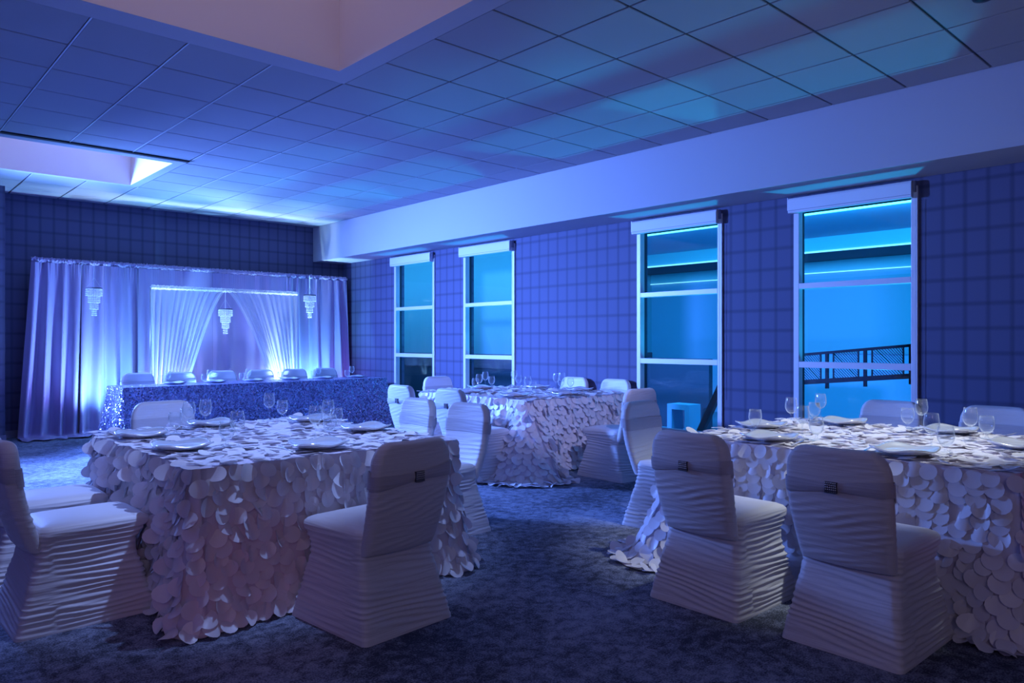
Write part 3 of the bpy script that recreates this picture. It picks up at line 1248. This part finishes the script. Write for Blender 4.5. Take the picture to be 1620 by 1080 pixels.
ob.matrix_parent_inverse = Matrix.Translation(-o0)
ob = m.build('sequin_cloth', M_sequin, hr, True)
ob.matrix_parent_inverse = Matrix.Translation(-o0)

# ------------------------------------------------------------------ tableware
def make_plate():
    root = empty('charger_plate')
    prof = [0, .35, .62, .74, .84, .93, 1.0]
    hgt = [0.004, .004, .004, .006, .012, .019, .022]
    n = 48
    rows = []
    for side in (0, 1):
        rr_ = []
        for t, h in zip(prof, hgt):
            row = []
            for k in range(n):
                a = 2 * math.pi * k / n
                ca, sa = math.cos(a), math.sin(a)
                se = (abs(ca) ** 3.4 + abs(sa) ** 3.4) ** (-1 / 3.4)     # rounded square
                c4 = .5 - .5 * math.cos(4 * a)
                lift = .016 * (t ** 3) * c4 - .004 * t ** 3
                z = h + lift + (.0035 if side else 0)
                row.append((.148 * se * t * ca, .148 * se * t * sa, z - .004 * (1 - side)))
            rr_.append(row)
        rows += rr_ if side == 0 else rr_[::-1]
    mbk = MB().grid(rows, closed=True)
    mbk.build('plate_body', M_plate, root, True)
    return root


def make_fork():
    root = empty('fork')
    m_ = MB()
    prof = [(-.10, .006, .0), (-.06, .005, .002), (.0, .0028, .004), (.03, .004, .004), (.045, .010, .003), (.06, .0115, .003)]
    for (y0, w0, z0), (y1, w1, z1) in zip(prof, prof[1:]):
        m_.add([(-w0, y0, z0), (w0, y0, z0), (w1, y1, z1), (-w1, y1, z1), (-w0, y0, z0 + .0025), (w0, y0, z0 + .0025), (w1, y1, z1 + .0025), (-w1, y1, z1 + .0025)],
               [(3, 2, 1, 0), (4, 5, 6, 7), (0, 1, 5, 4), (1, 2, 6, 5), (2, 3, 7, 6), (3, 0, 4, 7)])
    m_.build('fork_handle', M_steel, root)
    for k in range(4):
        x = -.0095 + .0063 * k
        t_ = MB()
        t_.bar((x, .06, .0042), (x, .085, .007), .0025, .002)
        t_.bar((x, .085, .007), (x, .105, .013), .0022, .0018)
        t_.build('tine', M_steel, root)
    return root


def make_knife():
    root = empty('table_knife')
    MB().add([(-.006, -.11, 0), (.006, -.11, 0), (.005, 0, 0), (-.005, 0, 0), (-.006, -.11, .005), (.006, -.11, .005), (.005, 0, .005), (-.005, 0, .005)],
             [(3, 2, 1, 0), (4, 5, 6, 7), (0, 1, 5, 4), (1, 2, 6, 5), (2, 3, 7, 6), (3, 0, 4, 7)]).build('handle', M_steel, root)
    MB().add([(-.005, 0, .001), (.006, .01, .001), (.009, .08, .001), (0, .115, .001), (-.005, .10, .001), (-.005, 0, .003), (.006, .01, .003), (.009, .08, .003), (0, .115, .003), (-.005, .10, .003)],
             [(4, 3, 2, 1, 0), (5, 6, 7, 8, 9), (0, 1, 6, 5), (1, 2, 7, 6), (2, 3, 8, 7), (3, 4, 9, 8), (4, 0, 5, 9)]).build('blade', M_steel, root)
    return root


def make_wine():
    root = empty('wine_glass')
    MB().lathe([(0, 0), (.034, 0), (.035, .002), (.030, .004), (.010, .007), (.0045, .014), (.0038, .04), (.0038, .075), (.006, .085), (.009, .089)], 24).build('stem', M_glass, root, True)
    out = [(.0, .088), (.012, .089), (.026, .098), (.036, .115), (.0405, .135), (.039, .160), (.034, .190), (.0325, .197)]
    inn = [(.0315, .197), (.033, .190), (.038, .160), (.0395, .135), (.035, .116), (.025, .100), (.011, .0925), (0, .092)]
    MB().lathe(out + inn, 24).build('bowl', M_glass, root, True)
    return root


def make_goblet():
    root = empty('water_goblet')
    MB().lathe([(0, 0), (.032, 0), (.033, .002), (.028, .004), (.012, .008), (.007, .016), (.008, .026), (.014, .033)], 24).build('foot', M_glass, root, True)
    out = [(0, .031), (.014, .033), (.028, .044), (.038, .062), (.042, .085), (.0405, .110), (.0365, .137)]
    inn = [(.0355, .137), (.0395, .110), (.041, .085), (.037, .063), (.027, .047), (.013, .038), (0, .036)]
    MB().lathe(out + inn, 24).build('bowl', M_glass, root, True)
    return root


protos = {}


def place(kind, maker, loc, rz, label, cat, group):
    if kind not in protos:
        protos[kind] = maker()
        o = protos[kind]
    else:
        o = copy_tree(protos[kind])
    o.location = loc
    o.rotation_euler = (0, 0, rz)
    tag(o, label, cat, group)
    return o


TN = {'A': 'pink-tinged petal table', 'B': 'railing-window petal table', 'C': 'far petal table'}
WHO = {
    'A': ['at the rear-view chair', 'at the side-on chair', 'at the seat-only chair', 'at the sequin-cloth end', 'at the half-hidden aisle chair', 'at the open aisle chair'],
    'B': ['by the swept corner', 'at the pink-shouldered chair', 'at the lit end chair', 'facing the railing window', 'at the chairless end', 'facing the dark wallpaper'],
    'C': ['at the open aisle chair', 'at the side-view chair', 'closest to the sequin cloth', 'at the window end', 'at the wall, farther along', 'at the wall near the stair window'],
}
ZP = ZT + .014
for key, st in (('A', SA), ('B', SB), ('C', SC)):
    for k, (x, y, a) in enumerate(st):
        who = '%s, %s' % (WHO[key][k], TN[key])
        place('plate', make_plate, (x, y, ZP + .004), a + R(random.uniform(-8, 8)), 'pewter square plate ' + who, 'plate', 'charger plates')
        c, s_ = math.cos(a), math.sin(a)

        def off(lx, ly):
            return (x + lx * c - ly * s_, y + lx * s_ + ly * c, ZP)
        place('fork', make_fork, off(-.185, .01), a + R(random.uniform(-10, 10)), 'steel fork beside the plate ' + who, 'fork', 'forks')
        place('knife', make_knife, off(.185, -.01), a + R(random.uniform(-10, 10)), 'steel table knife beside the plate ' + who, 'knife', 'table knives')

# glasses stand where the photograph shows their feet on the cloth
GW = {'A': [(499, 695), (371, 707), (289, 686), (328, 678), (426, 665), (528, 681)],
      'B': [(1265, 696), (1476, 713), (1220, 676), (1297, 666), (1535, 699), (1461, 680)],
      'C': [(758, 619), (835, 624), (767, 613), (813, 609), (880, 617), (898, 615)]}
GG = {'A': [(522, 692), (361, 706), (278, 687), (307, 677), (436, 661), (539, 679)],
      'B': [(1272, 696), (1495, 716), (1203, 677), (1289, 667), (1561, 695), (1450, 679)],
      'C': [(752, 617), (843, 623), (757, 612), (820, 611), (888, 616), (910, 616)]}
GN = WHO
RECT = {'A': RA, 'B': RB, 'C': RC}
PLATES = {'A': SA, 'B': SB, 'C': SC}
for key in 'ABC':
    x0, x1, y0, y1 = RECT[key]
    items = []
    for k in range(6):
        for lst in (GW, GG):
            p = atz(*lst[key][k], ZP)
            items.append([min(max(p.x, x0 + .07), x1 - .07), min(max(p.y, y0 + .07), y1 - .07)])
    for it in range(60):           # keep glasses clear of each other and of the plates
        for a in range(12):
            for b in range(12):
                if a == b:
                    continue
                dx, dy = items[a][0] - items[b][0], items[a][1] - items[b][1]
                d = math.hypot(dx, dy) or 1e-3
                if d < .086:
                    q = (.086 - d) / 2
                    items[a][0] += dx / d * q
                    items[a][1] += dy / d * q
            for (sx, sy, _) in PLATES[key]:
                dx, dy = items[a][0] - sx, items[a][1] - sy
                m_ = max(abs(dx), abs(dy)) or 1e-3
                if m_ < .192:
                    items[a][0] += dx / m_ * (.192 - m_)
                    items[a][1] += dy / m_ * (.192 - m_)
    for k in range(6):
        for w_, (kind, maker, nm, cat) in enumerate((('wine', make_wine, 'tall stemmed wine glass', 'wine glass'), ('goblet', make_goblet, 'short-stemmed water goblet', 'goblet'))):
            px, py = items[2 * k + w_]
            place(kind, maker, (px, py, ZP), 0, '%s %s, %s' % (nm, GN[key][k], TN[key]), cat, nm + 'es' if cat == 'wine glass' else nm + 's')
ORD = ['first place from column', 'second place from column', 'third place from column', 'third place from windows', 'second place from windows', 'first place from windows']
HP = [(745, 610), (920, 603), (1085, 598), (1240, 590), (1383, 585), (1520, 580)]
HG = [(690, 612), (873, 605), (1033, 600), (1197, 593), (1337, 590), (1483, 584)]
HW = [(716, 614), (897, 606), (1060, 601), (1221, 595), (1360, 588), (1503, 583)]
HX = [3.15, 3.82, 4.45, 5.06, 5.67, 6.32]
for k in range(6):
    def hp(l, dy):
        d = pix(l[k][0] / 2.7, 380 + l[k][1] / 2.7)
        return (d.x / d.y * dy, dy, ZT + .002)
    place('plate', make_plate, (*hp(HP, 10.82)[:2], ZT + .003), BY, 'pewter square plate on the sequin head table, ' + ORD[k], 'plate', 'charger plates')
    place('goblet', make_goblet, hp(HG, 10.62), 0, 'short-stemmed water goblet on the sequin head table, ' + ORD[k], 'goblet', 'short-stemmed water goblets')
    place('wine', make_wine, hp(HW, 10.55), 0, 'tall stemmed wine glass on the sequin head table, ' + ORD[k], 'wine glass', 'tall stemmed wine glasses')

# ------------------------------------------------------------------ pipe-and-drape backdrop
YD = 12.22
ZD = 2.55
pipe = empty('drape_stand', (4.55, YD, 0))
tag(pipe, 'tall pipe frame carrying the lavender satin drapes', 'drape stand')


def ppart(m_, name, mt, par, o0):
    ob = m_.build(name, mt, par, True)
    ob.matrix_parent_inverse = Matrix.Translation(-Vector(o0))
    return ob


ppart(MB().tube((2.08, YD, ZD - .04), (7.06, YD, ZD - .04), .02, 10), 'cross_bar', M_pipe, pipe, pipe.location)
for x in (2.14, 4.55, 7.0):
    ppart(MB().tube((x, YD + .06, .012), (x, YD + .06, ZD - .03), .022, 10), 'upright', M_pipe, pipe, pipe.location)
    ppart(MB().box(x - .2, x + .2, YD - .12, YD + .24, .0, .012), 'base_plate', M_pipe, pipe, pipe.location)


def satin_panel(xa, xb, seed, label, spread0=0.0, spread1=0.0, puddle=.22, freq=8.0, amp=.125):
    root = empty('satin_drape', ((xa + xb) / 2, YD, 0))
    tag(root, label, 'drape', 'lavender satin drapes')
    nx, nzv = max(60, int((xb - xa) * 130)), 64
    rows = []
    zt_ = ZD - .075
    total = zt_ + puddle
    for i in range(nzv + 1):
        s = total * i / nzv
        row = []
        for k in range(nx + 1):
            u = k / nx
            g = min(1, s / zt_)
            x = xa + (xb - xa) * u + (spread0 * (1 - u) + spread1 * u) * g
            ph = u * (xb - xa) * freq * 2 * math.pi * .72 + 2.2 * noise.noise((u * 3 + seed, g * .7, seed))
            f = math.sin(ph) * .6 + .5 * noise.noise((x * 5.5 + seed, g * .5, 2)) + .25 * noise.noise((x * 14, g * .9, seed))
            hi = noise.noise((x * 40, seed, 0)) * max(0, 1 - s / .25) * .35
            y = YD - .03 - amp * (f * (.35 + .65 * g) + hi) - .02 * g
            z = zt_ - s
            if s > zt_ - .04:
                q = s - (zt_ - .04)
                y -= q * (1.0 + .35 * noise.noise((x * 3, 1, seed)))
                z = .012 + .035 * max(0, noise.noise((x * 6, q * 14, seed)) + .25) + max(0, .04 - q) ** 1.0
            row.append((x, y, max(.006, z)))
        rows.append(row)
    ob = MB().grid(rows).build('drape_panel', M_satin, root, True)
    ob.matrix_parent_inverse = Matrix.Translation((-(xa + xb) / 2, -YD, 0))
    # crumpled rod pocket
    rows = []
    for i in range(11):
        t = i / 10
        row = []
        for k in range(nx * 2 + 1):
            x = xa + (xb - xa) * k / (nx * 2)
            a = math.pi * (1.15 - 1.3 * t)
            cr = .016 * noise.noise((x * 45, t * 4, seed)) + .011 * noise.noise((x * 130, t * 5, seed))
            rr_ = .034 + cr + .012 * (1 if i in (4, 5) else 0) * noise.noise((x * 90, 3, seed))
            row.append((x, YD - .004 - rr_ * math.sin(math.pi * t) * 1.1 - .01, ZD - .04 + rr_ * math.cos(math.pi * t)))
        rows.append(row)
    hd = MB().grid(rows).build('rod_pocket', M_satin, root, True)
    hd.matrix_parent_inverse = Matrix.Translation((-(xa + xb) / 2, -YD, 0))
    return root


satin_panel(2.07, 2.72, 1, 'lavender satin drape with its hem spread on the carpet near the column', -.16, .0, .34)
satin_panel(2.70, 3.46, 2, 'lavender satin drape behind the crystal pendant near the column', -.06, .04, .26, 7)
satin_panel(3.46, 4.58, 3, 'lavender satin drape behind the sheer swag next to the column side', 0, 0, .1, 6, .035)
satin_panel(4.58, 5.86, 4, 'lavender satin drape behind the sheer swag next to the window side', 0, 0, .1, 6, .035)
satin_panel(5.84, 6.42, 5, 'lavender satin drape behind the crystal pendant near the windows', 0, .03, .2, 8)
satin_panel(6.40, 7.02, 6, 'lavender satin drape at the end of the backdrop against the window wall', 0, .10, .2, 7)

YV = 11.93
ZV = 2.21
fr2 = empty('curtain_stand', (4.73, YV, 0))
tag(fr2, 'slim pipe frame carrying the white sheer swags', 'drape stand')
ppart(MB().tube((3.55, YV, ZV - .03), (5.93, YV, ZV - .03), .014, 8), 'cross_bar', M_pipe, fr2, fr2.location)
for x in (3.57, 5.91):
    ppart(MB().tube((x, YV + .03, .012), (x, YV + .03, ZV - .02), .016, 8), 'upright', M_pipe, fr2, fr2.location)
    ppart(MB().box(x - .15, x + .15, YV - .1, YV + .16, 0, .012), 'base_plate', M_pipe, fr2, fr2.location)


def sheer(x_out, x_in, b_out, b_in, seed, label):
    root = empty('sheer_swag', ((x_out + x_in) / 2, YV, 0))
    tag(root, label, 'curtain', 'white sheer swags')
    rows = []
    n_, nzv = 180, 50
    for i in range(nzv + 1):
        g = i / nzv
        row = []
        for k in range(n_ + 1):
            u = k / n_
            xt = x_out + (x_in - x_out) * u
            xb = b_out + (b_in - b_out) * u
            e = g ** (1.0 - .3 * u)
            x = xt + (xb - xt) * e
            # gathered folds run along the swag
            f = math.sin(u * 75 + 3 * noise.noise((u * 6, seed, 0))) * .5 + noise.noise((u * 22, g * .6, seed)) * .9
            sag = .06 * math.sin(math.pi * g) * u
            y = YV - .02 - .030 * f * (.3 + .7 * min(1, g * 3)) - .10 * g * u - sag
            row.append((x, y, ZV - .03 - g * (ZV - .045)))
        rows.append(row)
    ob = MB().grid(rows).build('sheer_panel', M_sheer, root, True)
    inv = Matrix.Translation((-(x_out + x_in) / 2, -YV, 0))
    ob.matrix_parent_inverse = inv
    rows = []
    for i in range(8):
        t = i / 7
        row = []
        for k in range(n_ * 2 + 1):
            x = x_out + (x_in - x_out) * k / (n_ * 2)
            rr_ = .030 + .014 * noise.noise((x * 60, t * 4, seed)) + .008 * noise.noise((x * 130, t * 7, seed))
            row.append((x, YV - .016 - rr_ * math.sin(math.pi * t), ZV - .03 + rr_ * math.cos(math.pi * t)))
        rows.append(row)
    hd = MB().grid(rows).build('ruffled_header', M_sheer, root, True)
    hd.matrix_parent_inverse = inv
    return root


sheer(3.56, 4.70, 3.58, 3.86, 3, 'white sheer swag drawn aside towards the column')
sheer(5.92, 4.68, 5.92, 5.60, 8, 'white sheer swag drawn aside towards the window wall')


def chandelier(x, y, ztop, zrod, label):
    root = empty('crystal_chandelier', (x, y, ztop - .45))
    tag(root, label, 'chandelier', 'crystal chandeliers')
    o0 = Vector((0, 0, .45))

    def cp(m_, nm, mt, par=root, sm_=False):
        m2 = MB()
        m2.add([Vector(p) + Vector((0, 0, .45)) for p in m_.v], m_.f)
        return m2.build(nm, mt, par, sm_)
    cp(MB().tube((0, 0, 0), (0, .0, zrod - ztop), .003, 6), 'hanging_wire', M_pipe)
    for sx in (-1, 1):
        cp(MB().tube((sx * .1, 0, 0), (0, 0, .16), .002, 5), 'suspension_wire', M_pipe)
    cp(MB().lathe([(.100, 0), (.104, 0), (.104, .012), (.100, .012), (.100, 0)], 24), 'top_ring', M_dark)
    for (r, z0, dz, cnt) in ((.104, 0, .115, 26), (.074, -.10, .11, 19), (.052, -.195, .105, 14), (.030, -.285, .105, 9)):
        cp(MB().lathe([(r - .003, z0), (r, z0), (r, z0 - .006), (r - .003, z0 - .006), (r - .003, z0)], 20), 'tier_ring', M_rhine)
        st = MB()
        for k in range(cnt):
            a = 2 * math.pi * k / cnt
            cx, cy = r * math.cos(a), r * math.sin(a)
            zz = z0 - .006
            while zz > z0 - dz + .02:
                h = .024
                wv = .0085
                st.add([(cx, cy, zz), (cx + wv, cy, zz - h / 2), (cx, cy + wv, zz - h / 2), (cx - wv, cy, zz - h / 2), (cx, cy - wv, zz - h / 2), (cx, cy, zz - h)],
                       [(0, 1, 2), (0, 2, 3), (0, 3, 4), (0, 4, 1), (5, 2, 1), (5, 3, 2), (5, 4, 3), (5, 1, 4)])
                zz -= h + .002
        cp(st, 'crystal_tier', M_crystal)
    return root


chandelier(2.80, 11.95, 2.12, 2.52, 'tiered crystal chandelier hanging before the drape near the column')
chandelier(4.66, 11.86, 1.87, 2.18, 'tiered crystal chandelier hanging between the parted sheer swags')
chandelier(6.17, 11.95, 2.16, 2.52, 'tiered crystal chandelier hanging before the drape near the windows')

# ------------------------------------------------------------------ stage uplights on the floor before the drape
UP = [(3.02, 11.5, (0.36, 0.28, 1.0), 110, (-1.0, .75, 1.9), 90, 'turned to the outer end of the drape'), (2.90, 11.68, (0.18, 0.60, 1.0), 300, (0, .16), 130, 'below the chandelier near the column'),
      (3.84, 11.77, (0.56, 0.78, 1.0), 520, (.28, .06), 84, 'below the sheer swag near the column'), (4.222, 11.5, (0.25, 0.66, 1.0), 420, (0, .22), 62, 'added unseen behind the middle of the head table'),
      (5.455, 11.5, (0.35, 0.55, 1.0), 420, (0, .22), 62, 'added unseen behind the head table towards the windows'),  # both cans behind the table are added to wash the ceiling
      (5.66, 11.77, (0.50, 0.80, 1.0), 520, (-.28, .06), 84, 'below the sheer swag near the windows'), (6.16, 11.84, (0.18, 0.62, 1.0), 300, (0, .10), 110, 'below the chandelier near the windows'),
      (6.80, 11.84, (0.34, 0.24, 1.0), 40, (-.05, .14), 100, 'at the window end of the drape')]


def uplight(x, y, c, pw, aim, ang, label, group):
    t = empty('led_uplight', (x, y, 0))
    tag(t, 'black LED uplight can on the carpet ' + label, 'stage light', group)
    MB().lathe([(0, .02), (.055, .02), (.065, .04), (.065, .12), (.058, .12), (.058, .105), (0, .105)], 20).build('can', M_dark, t, True)
    MB().lathe([(0, .108), (.056, .108), (.056, .112), (0, .112)], 20).build('lens', mat('led_lens', (.8, .9, 1), .2, build=emit_build((.3, .6, 1), 1.5)), t)
    MB().box(-.08, -.068, -.02, .02, 0, .09).box(.068, .08, -.02, .02, 0, .09).box(-.08, .08, -.02, .02, 0, .01).build('yoke', M_dark, t)
    sl = spot_light('uplight_beam', (0, 0, .13), aim, pw, c, ang, 1.0, .04)
    sl.parent = t


for x, y, c, pw, am, ang, lab in UP:
    uplight(x, y, c, pw, (*am[:2], am[2] if len(am) > 2 else 2.6), ang, lab, 'LED uplights at the drape')
# two magenta cans added out of view to tint cloth and chair pink
uplight(.75, 1.55, (1.0, 0.08, 0.45), 4.5, (.75, 2.2, .12), 36, 'facing the pink-tinged petal table', 'added magenta LED cans')
uplight(4.2, -.25, (1.0, 0.08, 0.45), 2.2, (-.45, 1.2, .75), 44, 'facing the pink-shouldered chair', 'added magenta LED cans')

# ceiling pin spots over the petal tables; the two bluish ones are added
PIN = [((4.75, 1.25, 3.40), (4.75, 1.95, .78), 260, (0.88, 0.97, 1.0), 54, 'aimed at the railing-window petal table'),
       ((2.1, 3.55, 3.40), (2.05, 4.55, .78), 300, (0.30, 0.46, 1.0), 64, 'added unseen to brighten the pink-tinged petal table'),
       ((4.4, 1.8, 3.40), (5.95, 6.2, .78), 260, (0.52, 0.52, 1.0), 34, 'added unseen to brighten the far petal table')]
for loc, aim, pw, c, ang, lab in PIN:
    t = empty('pin_spot', (loc[0], loc[1], ZC))
    tag(t, 'small dark ceiling pin spot ' + lab, 'spotlight', 'ceiling pin spots')
    MB().lathe([(0, 0), (.03, 0), (.03, -.012), (0, -.012)], 16).build('canopy', M_dark, t, True)
    d = (Vector(aim) - Vector(loc)).normalized()
    MB().tube(Vector((0, 0, -.03)), Vector((0, 0, -.03)) + d * .06, .022, 12).build('lamp_head', M_dark, t, True)
    sl = spot_light('pin_beam', Vector((0, 0, -.03)) + d * .075, Vector((0, 0, -.03)) + d * 2, pw, c, ang, .7, .03)
    sl.parent = t
